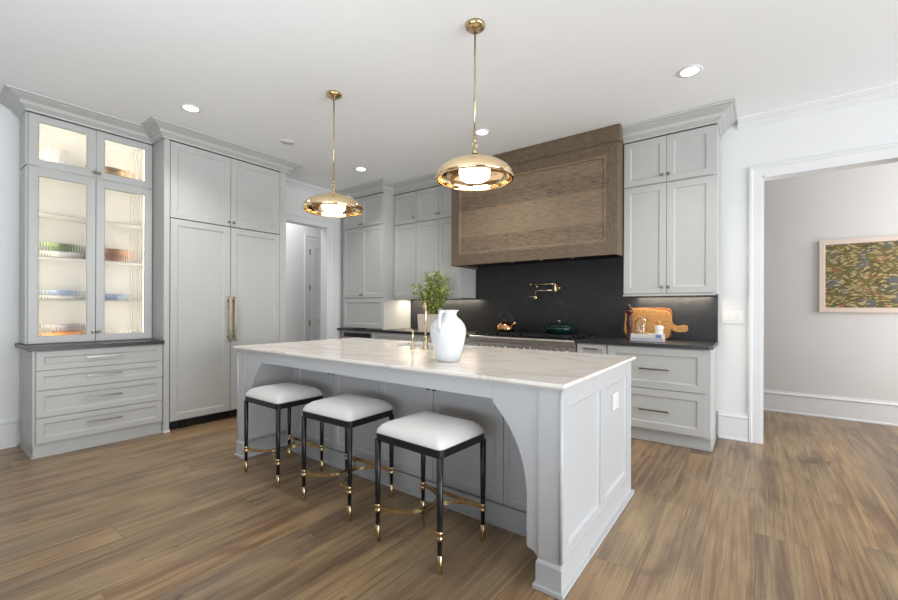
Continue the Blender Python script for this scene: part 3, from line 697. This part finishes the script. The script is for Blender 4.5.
# ---------------------------------------------------------------- pendants, downlights
def make_pendant(loc, label):
    t = thing('pendant_lamp', label, 'pendant lamp', loc, 'brass pendant lamps over the island')
    L = Vector(loc)
    def off(m): m.v = [v + L for v in m.v]; return m
    z0 = 2.035 - CZ
    prof = [(.03, z0 + .15), (.05, z0 + .145), (.056, z0 + .128), (.11, z0 + .118), (.17, z0 + .1), (.215, z0 + .072), (.24, z0 + .04), (.249, z0 + .014), (.246, z0 + .002), (.236, z0 - .003), (.226, z0 + .001),
            (.232, z0 + .012), (.228, z0 + .036), (.205, z0 + .064), (.165, z0 + .088), (.11, z0 + .105), (.03, z0 + .112)]
    build('lamp_shade', off(MB().lathe(prof, seg=64)), 'gold', t)
    build('diffuser', off(MB().lathe([(.03, z0 + .108), (.09, z0 + .106), (.096, z0 + .094), (.096, z0 + .035), (.088, z0 + .012), (.068, z0 - .0), (.02, z0 - .004)], seg=40)), 'bulb', t)
    build('rod', off(MB().tube([(0, 0, z0 + .26), (0, 0, -.03)], .0055)), 'brass', t)
    j = MB().lathe([(.016, z0 + .166), (.018, z0 + .175), (.012, z0 + .19), (.01, z0 + .2)], seg=16)
    j.tube([(.018 * math.cos(a), 0, z0 + .218 + .02 * math.sin(a)) for a in [2 * math.pi * i / 16 for i in range(16)]], .0045, 8, True)
    j.lathe([(.007, z0 + .236), (.012, z0 + .246), (.009, z0 + .26)], seg=14)
    build('swivel', off(j), 'brass', t)
    build('canopy', off(MB().lathe([(.012, -.05), (.014, -.034), (.05, -.026), (.062, -.016), (.064, -.001)], seg=32)), 'brass', t)
    return t
p0 = make_pendant((-1.417, 2.164, CZ), 'brass dome pendant lamp over the right half of the island')
copy_thing(p0, (-2.817, 2.167, CZ), 'brass dome pendant lamp over the left half of the island')
def make_down(loc, label):
    t = thing('recessed_ceiling_light', label, 'ceiling light', loc, 'recessed ceiling lights'); L = Vector(loc)
    def off(m): m.v = [v + L for v in m.v]; return m
    build('trim_ring', off(MB().lathe([(.058, -.001), (.083, -.001), (.085, -.004), (.08, -.008), (.06, -.006)], seg=32, caps=False)), 'white', t)
    build('lens', off(MB().lathe([(.0, -.005), (.059, -.005), (.059, -.002), (0, -.002)], seg=32)), 'spot', t)
    return t
DL = [((-.397, 3.536, CZ), 'recessed ceiling light above the counter by the doorway'), ((-4.046, 1.562, CZ), 'recessed ceiling light in front of the lit display cabinet'),
      ((-2.216, 3.52, CZ), 'recessed ceiling light in front of the wooden range hood'), ((-4.055, 3.544, CZ), 'recessed ceiling light near the far corner cabinets')]
d0 = make_down(*DL[0])
for p, l in DL[1:]: copy_thing(d0, p, l)
for (p, _l) in DL:
    l = bpy.data.lights.new('downlight', 'SPOT'); l.energy = 50; l.spot_size = 2.2; l.spot_blend = .9; l.shadow_soft_size = .07; l.color = (1, .975, .945)
    o = bpy.data.objects.new('downlight', l); COL.objects.link(o); o.location = (p[0], p[1], CZ - .03)
sp = thing('ceiling_speaker', 'small round white unlit ceiling fitting near the refrigerator cabinet crown', 'ceiling fitting', (-4.03, 2.50, CZ))
build('grille', MB().lathe([(0, -.006), (.05, -.006), (.052, -.001), (0, -.001)], (-4.03, 2.5, CZ), seg=28), 'white', sp)
build('trim_ring', MB().lathe([(.053, -.001), (.07, -.001), (.07, -.007), (.055, -.009)], (-4.03, 2.5, CZ), seg=28, caps=False), 'white', sp)

# display cabinet interior light
for z, s_, e in ((1.67, 1.4, 12), (2.65, .36, 4.6)):
    for yy, to in ((y0 + .05, 1.4), (y1 - .05, .8)):
        area('display_cabinet_light', (DX - .03, yy, z), (XL, to, z), .02, s_, e, (1, .87, .69))

# ---------------------------------------------------------------- on the island
vz = Z1 + .001
vx, vy = -1.487, 1.987
vs = thing('vase', 'matte white ceramic pitcher vase standing on the island countertop', 'vase', (vx, vy, vz))
vp = [(.0, 0), (.062, 0), (.068, .004), (.082, .05), (.098, .11), (.109, .165), (.108, .195), (.098, .222), (.078, .247), (.058, .264), (.05, .275), (.05, .285), (.057, .297), (.067, .305), (.064, .307), (.052, .297), (.045, .28), (.05, .265), (.09, .2), (.07, .05), (0, .02)]
build('body', MB().lathe(vp, (vx, vy, vz), seg=48), 'ceramic', vs)
hdir = Vector((.18, -1.0, 0)).normalized()
hp = []
for r_, z_ in ((.052, .292), (.075, .30), (.098, .292), (.11, .268), (.115, .24), (.112, .21), (.105, .185)):
    hp.append(Vector((vx, vy, vz)) + hdir * r_ + Vector((0, 0, z_)))
build('handle', MB().tube(hp, [.009, .011, .011, .0105, .010, .010, .011], 12), 'ceramic', vs)

fc = thing('kitchen_faucet', 'tall brass gooseneck faucet on the island beside the white vase', 'faucet', (-2.06, 2.46, vz))
fx, fy = -2.06, 2.46
fdx, fdy = -.72, .69
pts = [(fx, fy, vz + .02), (fx, fy, vz + .26)] + [(fx + fdx * .075 * (1 - math.cos(q)), fy + fdy * .075 * (1 - math.cos(q)), vz + .29 + .075 * math.sin(q)) for q in [math.pi * i / 12 for i in range(12)]]
build('spout', MB().tube(pts, .0085, 12), 'faucetmetal', fc)
build('base', MB().lathe([(.027, 0), (.027, .008), (.018, .014), (.017, .09), (.014, .1)], (fx, fy, vz), seg=20), 'faucetmetal', fc)
build('lever', MB().tube([(fx + .012, fy + .004, vz + .06), (fx + .05, fy + .02, vz + .1), (fx + .085, fy + .035, vz + .17)], [.008, .006, .005], 10), 'faucetmetal', fc)
f2 = thing('filter_faucet', 'small brass faucet with a flat bent spout left of the gooseneck faucet', 'faucet', (-2.14, 2.4, vz))
build('spout', MB().tube([(-2.14, 2.4, vz + .01), (-2.14, 2.4, vz + .125), (-2.145, 2.405, vz + .14), (-2.16, 2.41, vz + .146), (-2.32, 2.47, vz + .146), (-2.33, 2.474, vz + .13)], .008, 12), 'faucetmetal', f2)
build('base', MB().lathe([(.02, 0), (.02, .006), (.012, .012), (.012, .05), (.009, .055)], (-2.14, 2.4, vz), seg=18), 'faucetmetal', f2)
sd = thing('soap_dispenser', 'small brass soap dispenser on the island right beside the small faucet', 'soap dispenser', (-1.99, 2.47, vz))
build('body', MB().lathe([(.02, 0), (.02, .006), (.011, .01), (.011, .06), (.014, .065), (.014, .075)], (-1.99, 2.47, vz), seg=18), 'faucetmetal', sd)
build('spout', MB().tube([(-1.99, 2.47, vz + .07), (-1.99, 2.53, vz + .075), (-1.99, 2.55, vz + .06)], .006, 10), 'faucetmetal', sd)

# ---------------------------------------------------------------- on the back counters
cz = CT1 + .001
px_, py_ = -3.40, 4.22
pl = thing('potted_plant', 'leafy green plant in a whitewashed square planter on the back counter', 'plant', (px_, py_, cz))
a, b, c_, e_ = px_ - .19, px_ + .19, py_ - .105, py_ + .105
pb = MB().rings([[(a + .01, c_ + .01, cz), (b - .01, c_ + .01, cz), (b - .01, e_ - .01, cz), (a + .01, e_ - .01, cz)], [(a, c_, cz + .235), (b, c_, cz + .235), (b, e_, cz + .235), (a, e_, cz + .235)],
                 [(a + .014, c_ + .014, cz + .235), (b - .014, c_ + .014, cz + .235), (b - .014, e_ - .014, cz + .235), (a + .014, e_ - .014, cz + .235)], [(a + .02, c_ + .02, cz + .19), (b - .02, c_ + .02, cz + .19), (b - .02, e_ - .02, cz + .19), (a + .02, e_ - .02, cz + .19)]])
build('planter', pb, 'planter', pl)
build('soil', MB().box(a + .025, b - .025, c_ + .025, e_ - .025, cz + .1905, cz + .2), 'soil', pl)
st = MB(); lf = MB()
rnd = random.Random(3)
def leaf(m, p, d, ln, w):
    d = d.normalized(); s_ = d.cross(Vector((rnd.uniform(-.4, .4), rnd.uniform(-.4, .4), 1))).normalized(); n_ = s_.cross(d)
    q = [p, p + d * ln * .35 + s_ * w, p + d * ln * .7 + s_ * w * .75 - n_ * ln * .05, p + d * ln - n_ * ln * .15, p + d * ln * .7 - s_ * w * .75 - n_ * ln * .05, p + d * ln * .35 - s_ * w, p + d * ln * .5 - n_ * ln * .08]
    q = [Vector((v.x, min(v.y, 4.335), v.z)) for v in q]
    m.add(q, [(0, 1, 6), (1, 2, 6), (2, 3, 6), (3, 4, 6), (4, 5, 6), (5, 0, 6)])
for i in range(52):
    x, y = px_ + rnd.uniform(-.12, .12), py_ + rnd.uniform(-.05, .05)
    an = rnd.uniform(0, 6.283); rr = rnd.uniform(.05, .35) * (1 if i % 3 else .5); h = rnd.uniform(.26, .66) * (1.12 - rr)
    tx, ty = px_ + .07 + rr * math.cos(an), min(4.32, py_ - .05 + rr * .5 * math.sin(an))
    pts = []
    for k in range(7):
        f = k / 6; pts.append(Vector((x + (tx - x) * f ** 1.5, y + (ty - y) * f ** 1.5, cz + .195 + h * (f - .12 * f * f))))
    st.tube(pts, [.004, .0035, .003, .003, .0025, .002, .0015], 6)
    for k in range(2, 7):
        for q in range(4):
            d = Vector((rnd.uniform(-1, 1), rnd.uniform(-1, 1) * .7, rnd.uniform(-.3, .8)))
            leaf(lf, pts[k] + Vector((rnd.uniform(-.02, .02), rnd.uniform(-.02, .01), rnd.uniform(-.03, .03))), d, rnd.uniform(.05, .09), rnd.uniform(.013, .023))
build('stem', st, 'leaf', pl); build('foliage', lf, 'leaf', pl)

solo('serving_tray', MB().box(-4.86, -4.62, 4.112, 4.145, cz, cz + .014), 'iron', 'thin black slab lying on the counter edge before the lift-up cabinet front', 'tray', (-4.74, 4.13, cz), bevel=.003)

# kettle on the range
kx, ky, kz = -2.44, 4.43, .951
kt = thing('kettle', 'copper coloured tea kettle with a black arched handle on the range', 'kettle', (kx, ky, kz))
build('body', MB().lathe([(0, 0), (.088, 0), (.1, .008), (.106, .03), (.1, .065), (.08, .098), (.05, .118), (0, .124)], (kx, ky, kz), seg=36), 'copper', kt)
build('lid', MB().lathe([(.045, .119), (.042, .126), (.01, .132), (.008, .142), (.014, .15), (.008, .158)], (kx, ky, kz), seg=24), 'iron', kt)
build('spout', MB().tube([(kx + .08, ky - .01, kz + .06), (kx + .115, ky - .015, kz + .085), (kx + .14, ky - .02, kz + .125)], [.022, .016, .011], 12), 'copper', kt)
hp = [(kx + .095 * math.cos(a_), ky, kz + .105 + .125 * math.sin(a_)) for a_ in [math.pi * i / 14 for i in range(15)]]
build('handle', MB().tube(hp, .013, 10), 'iron', kt)
# dutch oven
ox, oy = -1.76, 4.42
ov = thing('dutch_oven', 'dark green oval enamelled casserole pot with lid on the range', 'pot', (ox, oy, kz))
def oval(prof): 
    m = MB().lathe(prof, (0, 0, 0), seg=40); m.v = [Vector((ox + v.x * 1.25, oy + v.y, kz + v.z)) for v in m.v]; return m
build('pot_body', oval([(0, 0), (.095, 0), (.115, .012), (.124, .05), (.128, .078), (.118, .078), (.1, .02), (0, .015)]), 'greenpot', ov)
build('lid', oval([(.131, .079), (.131, .088), (.118, .1), (.08, .116), (.03, .122), (0, .122)]), 'greenpot', ov)
build('lid_knob', MB().lathe([(.008, .122), (.007, .132), (.018, .138), (.02, .146), (.012, .15)], (ox, oy, kz), seg=18), 'brass', ov)
for sg in (-1, 1):
    build('side_handle', MB().tube([(ox + sg * .155, oy - .04, kz + .062), (ox + sg * .185, oy - .035, kz + .065), (ox + sg * .19, oy, kz + .066), (ox + sg * .185, oy + .035, kz + .065), (ox + sg * .155, oy + .04, kz + .062)], .008, 8), 'greenpot', ov)
# pot filler
wf = YB - .0195
pf = thing('pot_filler', 'brass folding pot filler faucet mounted on the dark backsplash', 'faucet', (-1.9, wf, 1.48))
build('wall_plate', MB().lathe([(.035, .0), (.035, .006), (.03, .01)], (-1.9, wf - .0005, 1.48), (0, -1, 0), 24).lathe([(.013, .01), (.013, .06)], (-1.9, wf, 1.48), (0, -1, 0), 16), 'brass', pf)
build('valve_body', MB().lathe([(.016, 0), (.018, .004), (.018, .11), (.016, .114)], (-1.9, wf - .07, 1.425), seg=18), 'brass', pf)
build('arm', MB().tube([(-1.9, wf - .07, 1.525), (-2.2, wf - .10, 1.525)], .009, 10).lathe([(.014, -.02), (.014, .02)], (-2.2, wf - .10, 1.525), seg=14), 'brass', pf)
build('arm', MB().tube([(-1.92, wf - .09, 1.45), (-2.10, wf - .13, 1.45), (-2.115, wf - .132, 1.44), (-2.12, wf - .133, 1.37)], .009, 10), 'brass', pf)
build('nozzle', MB().lathe([(.014, .0), (.018, .01), (.024, .03), (.024, .05), (.013, .065)], (-2.12, wf - .133, 1.33), seg=16), 'brass', pf)
build('lever', MB().tube([(-2.12, wf - .15, 1.37), (-2.2, wf - .17, 1.375)], .005, 8).tube([(-2.105, wf - .13, 1.48), (-2.105, wf - .13, 1.515)], .014, 12), 'brass', pf)

# boards leaning on the backsplash
def lean(m, z0, y_wall, tilt, x0=0.0, rot=0.0):
    out = []
    for v in m.v:
        x, z = v.x * math.cos(rot) - v.z * math.sin(rot), v.x * math.sin(rot) + v.z * math.cos(rot)
        out.append((x, v.y, z))
    zm = min(o[2] for o in out)
    res = []
    for x, y, z in out:
        z -= zm
        yy = y - (h_max - z) * math.tan(tilt) * 0
        res.append(Vector((x0 + x, y * math.cos(tilt) + z * math.sin(tilt), z * math.cos(tilt) - y * math.sin(tilt))))
    ym = max(v.y for v in res); zl = min(v.z for v in res)
    m.v = [Vector((v.x, v.y - ym + y_wall - .001, v.z - zl + z0)) for v in res]
    return m
h_max = 0
def rr2(w, h, r, k=6):
    o = []
    for sx, sz, a0 in ((1, 1, 0), (-1, 1, 90), (-1, -1, 180), (1, -1, 270)):
        for i in range(k + 1):
            a_ = math.radians(a0 + 90 * i / k); o.append((sx * (w - r) + r * math.cos(a_), sz * (h - r) + r * math.sin(a_)))
    return o
b2m = lean(MB().prism(rr2(.228, .163, .06), 'y', -.018, 0), cz, wf, .10, -.905)
solo('cutting_board', b2m, 'board2', 'reddish brown rounded cutting board leaning behind the paddle board', 'cutting board', (-.905, 4.69, cz), bevel=.003)
# paddle outline, handle to the right
pad = []
for u, v in rr2(.222, .15, .075, 6):
    pad.append((u, v))
body = [p for p in pad]
hand = [(.222, -.03), (.245, -.052), (.28, -.058), (.33, -.056), (.36, -.05), (.374, -.03), (.372, 0), (.355, .018), (.32, .014), (.28, .002), (.25, .012), (.228, .04)]
k0 = max(range(len(body)), key=lambda i: (body[i][0] > .1 and body[i][1] > .05, -body[i][1]))
# polygon order is counter-clockwise starting at the right side going up
right_up = body[:7]; top_left = body[7:14]; bot_left = body[14:21]; bot_right = body[21:]
outline = top_left + bot_left + bot_right[:-1] + hand + right_up[2:]
bm_ = lean(MB().prism(outline, 'y', -.02, 0), 0, 0, .10, 0, -.075)
zl = min(v.z for v in bm_.v); ym = max(v.y for v in bm_.v)
bm_.v = [Vector((v.x - .902, v.y - ym + wf - .028 - .004, v.z - zl + cz + .0)) for v in bm_.v]
mx = max(v.z for v in bm_.v)
solo('cutting_board', bm_, 'board', 'honey coloured oak paddle cutting board with its handle pointing right', 'cutting board', (-.885, 4.66, cz), bevel=.003)

ml = thing('pepper_mill', 'dark turned wood pepper mill standing left of the glass cloche', 'pepper mill', (-1.045, 4.53, cz))
build('body', MB().lathe([(0, 0), (.031, 0), (.032, .012), (.026, .025), (.022, .08), (.025, .13), (.03, .17), (.025, .2), (.028, .235), (.026, .25), (0, .252)], (-1.045, 4.53, cz), seg=24), 'mill', ml)
build('head', MB().lathe([(.018, .253), (.029, .26), (.033, .29), (.028, .32), (.012, .332), (.006, .334)], (-1.045, 4.53, cz), seg=24), 'mill', ml)
build('finial', MB().lathe([(.006, .334), (.01, .34), (.011, .35), (.005, .358)], (-1.045, 4.53, cz), seg=14), 'nickel', ml)

bx0, bx1, by0, by1 = -.985, -.70, 4.30, 4.47
def book(z, t, col, label, e=0.0):
    t_ = thing('book', label, 'book', (-.84, 4.4, z), 'books lying on the counter')
    m = MB().box(bx0 + e, bx1 - e, by0 + e, by1, z, z + .003).box(bx0 + e, bx1 - e, by0 + e, by1, z + t - .003, z + t).box(bx0 + e, bx1 - e, by0 + e, by0 + e + .003, z + .003, z + t - .003)
    build('cover', m, col, t_)
    build('pages', MB().box(bx0 + e + .004, bx1 - e - .004, by0 + e + .0035, by1 - .004, z + .0032, z + t - .0032), 'paper', t_)
    return t_
book(cz, .034, 'bookcover', 'grey cookbook at the bottom of the pair under the glass cloche')
t_ = book(cz + .035, .034, 'paper', 'pale cookbook lying on top of the grey one under the glass cloche', .004)
build('spine_patch', MB().box(bx1 - .06, bx1 - .012, by0 + .0025, by0 + .0038, cz + .038, cz + .066), 'bookblue', t_)
bt = cz + .07
cl = thing('glass_cloche', 'clear glass cloche with a knob standing on the cookbooks', 'cloche', (-.905, 4.39, bt))
build('stand', MB().lathe([(0, 0), (.062, 0), (.064, .006), (.06, .012), (0, .012)], (-.905, 4.39, bt), seg=32), 'board', cl)
build('dome', MB().lathe([(.055, .013), (.055, .10), (.05, .125), (.035, .143), (.012, .15), (.01, .156), (.014, .166), (.01, .175), (0, .177), (0, .148), (.03, .14), (.047, .12), (.052, .1), (.052, .013)], (-.905, 4.39, bt), seg=36, caps=False), 'glass', cl)
jr = thing('lidded_jar', 'small white stoneware jar with a wooden knob on the cookbooks', 'jar', (-.745, 4.39, bt))
build('body', MB().lathe([(0, 0), (.034, 0), (.036, .004), (.036, .045), (.04, .048), (.04, .06), (0, .06)], (-.745, 4.39, bt), seg=28), 'lidwhite', jr)
build('lid', MB().lathe([(.04, .061), (.042, .066), (.036, .078), (.012, .084)], (-.745, 4.39, bt), seg=28), 'lidwhite', jr)
build('knob', MB().lathe([(.01, .084), (.012, .09), (.015, .11), (.011, .125), (.004, .128)], (-.745, 4.39, bt), seg=16), 'board', jr)

# ---------------------------------------------------------------- framed print in the far room
FP = Fr(0, YF, (1, 0))
pc = thing('framed_picture', 'wide framed print of green and gold foliage on the far room wall', 'picture', (1.2, YF, 1.6))
u0, u1, z0, z1 = .585, 1.95, 1.2, 2.02
rs = lambda e, n: [FP.p(u0 + e, n, z0 + e), FP.p(u1 - e, n, z0 + e), FP.p(u1 - e, n, z1 - e), FP.p(u0 + e, n, z1 - e)]
build('picture_frame', MB().rings([rs(0, .002), rs(0, .034), rs(.004, .036), rs(.05, .036), rs(.054, .03), rs(.054, .002), rs(0, .002)], False, False), 'artframe', pc)
build('print', MB().fbox(FP, u0 + .055, u1 - .055, .004, .02, z0 + .055, z1 - .055), 'art', pc)
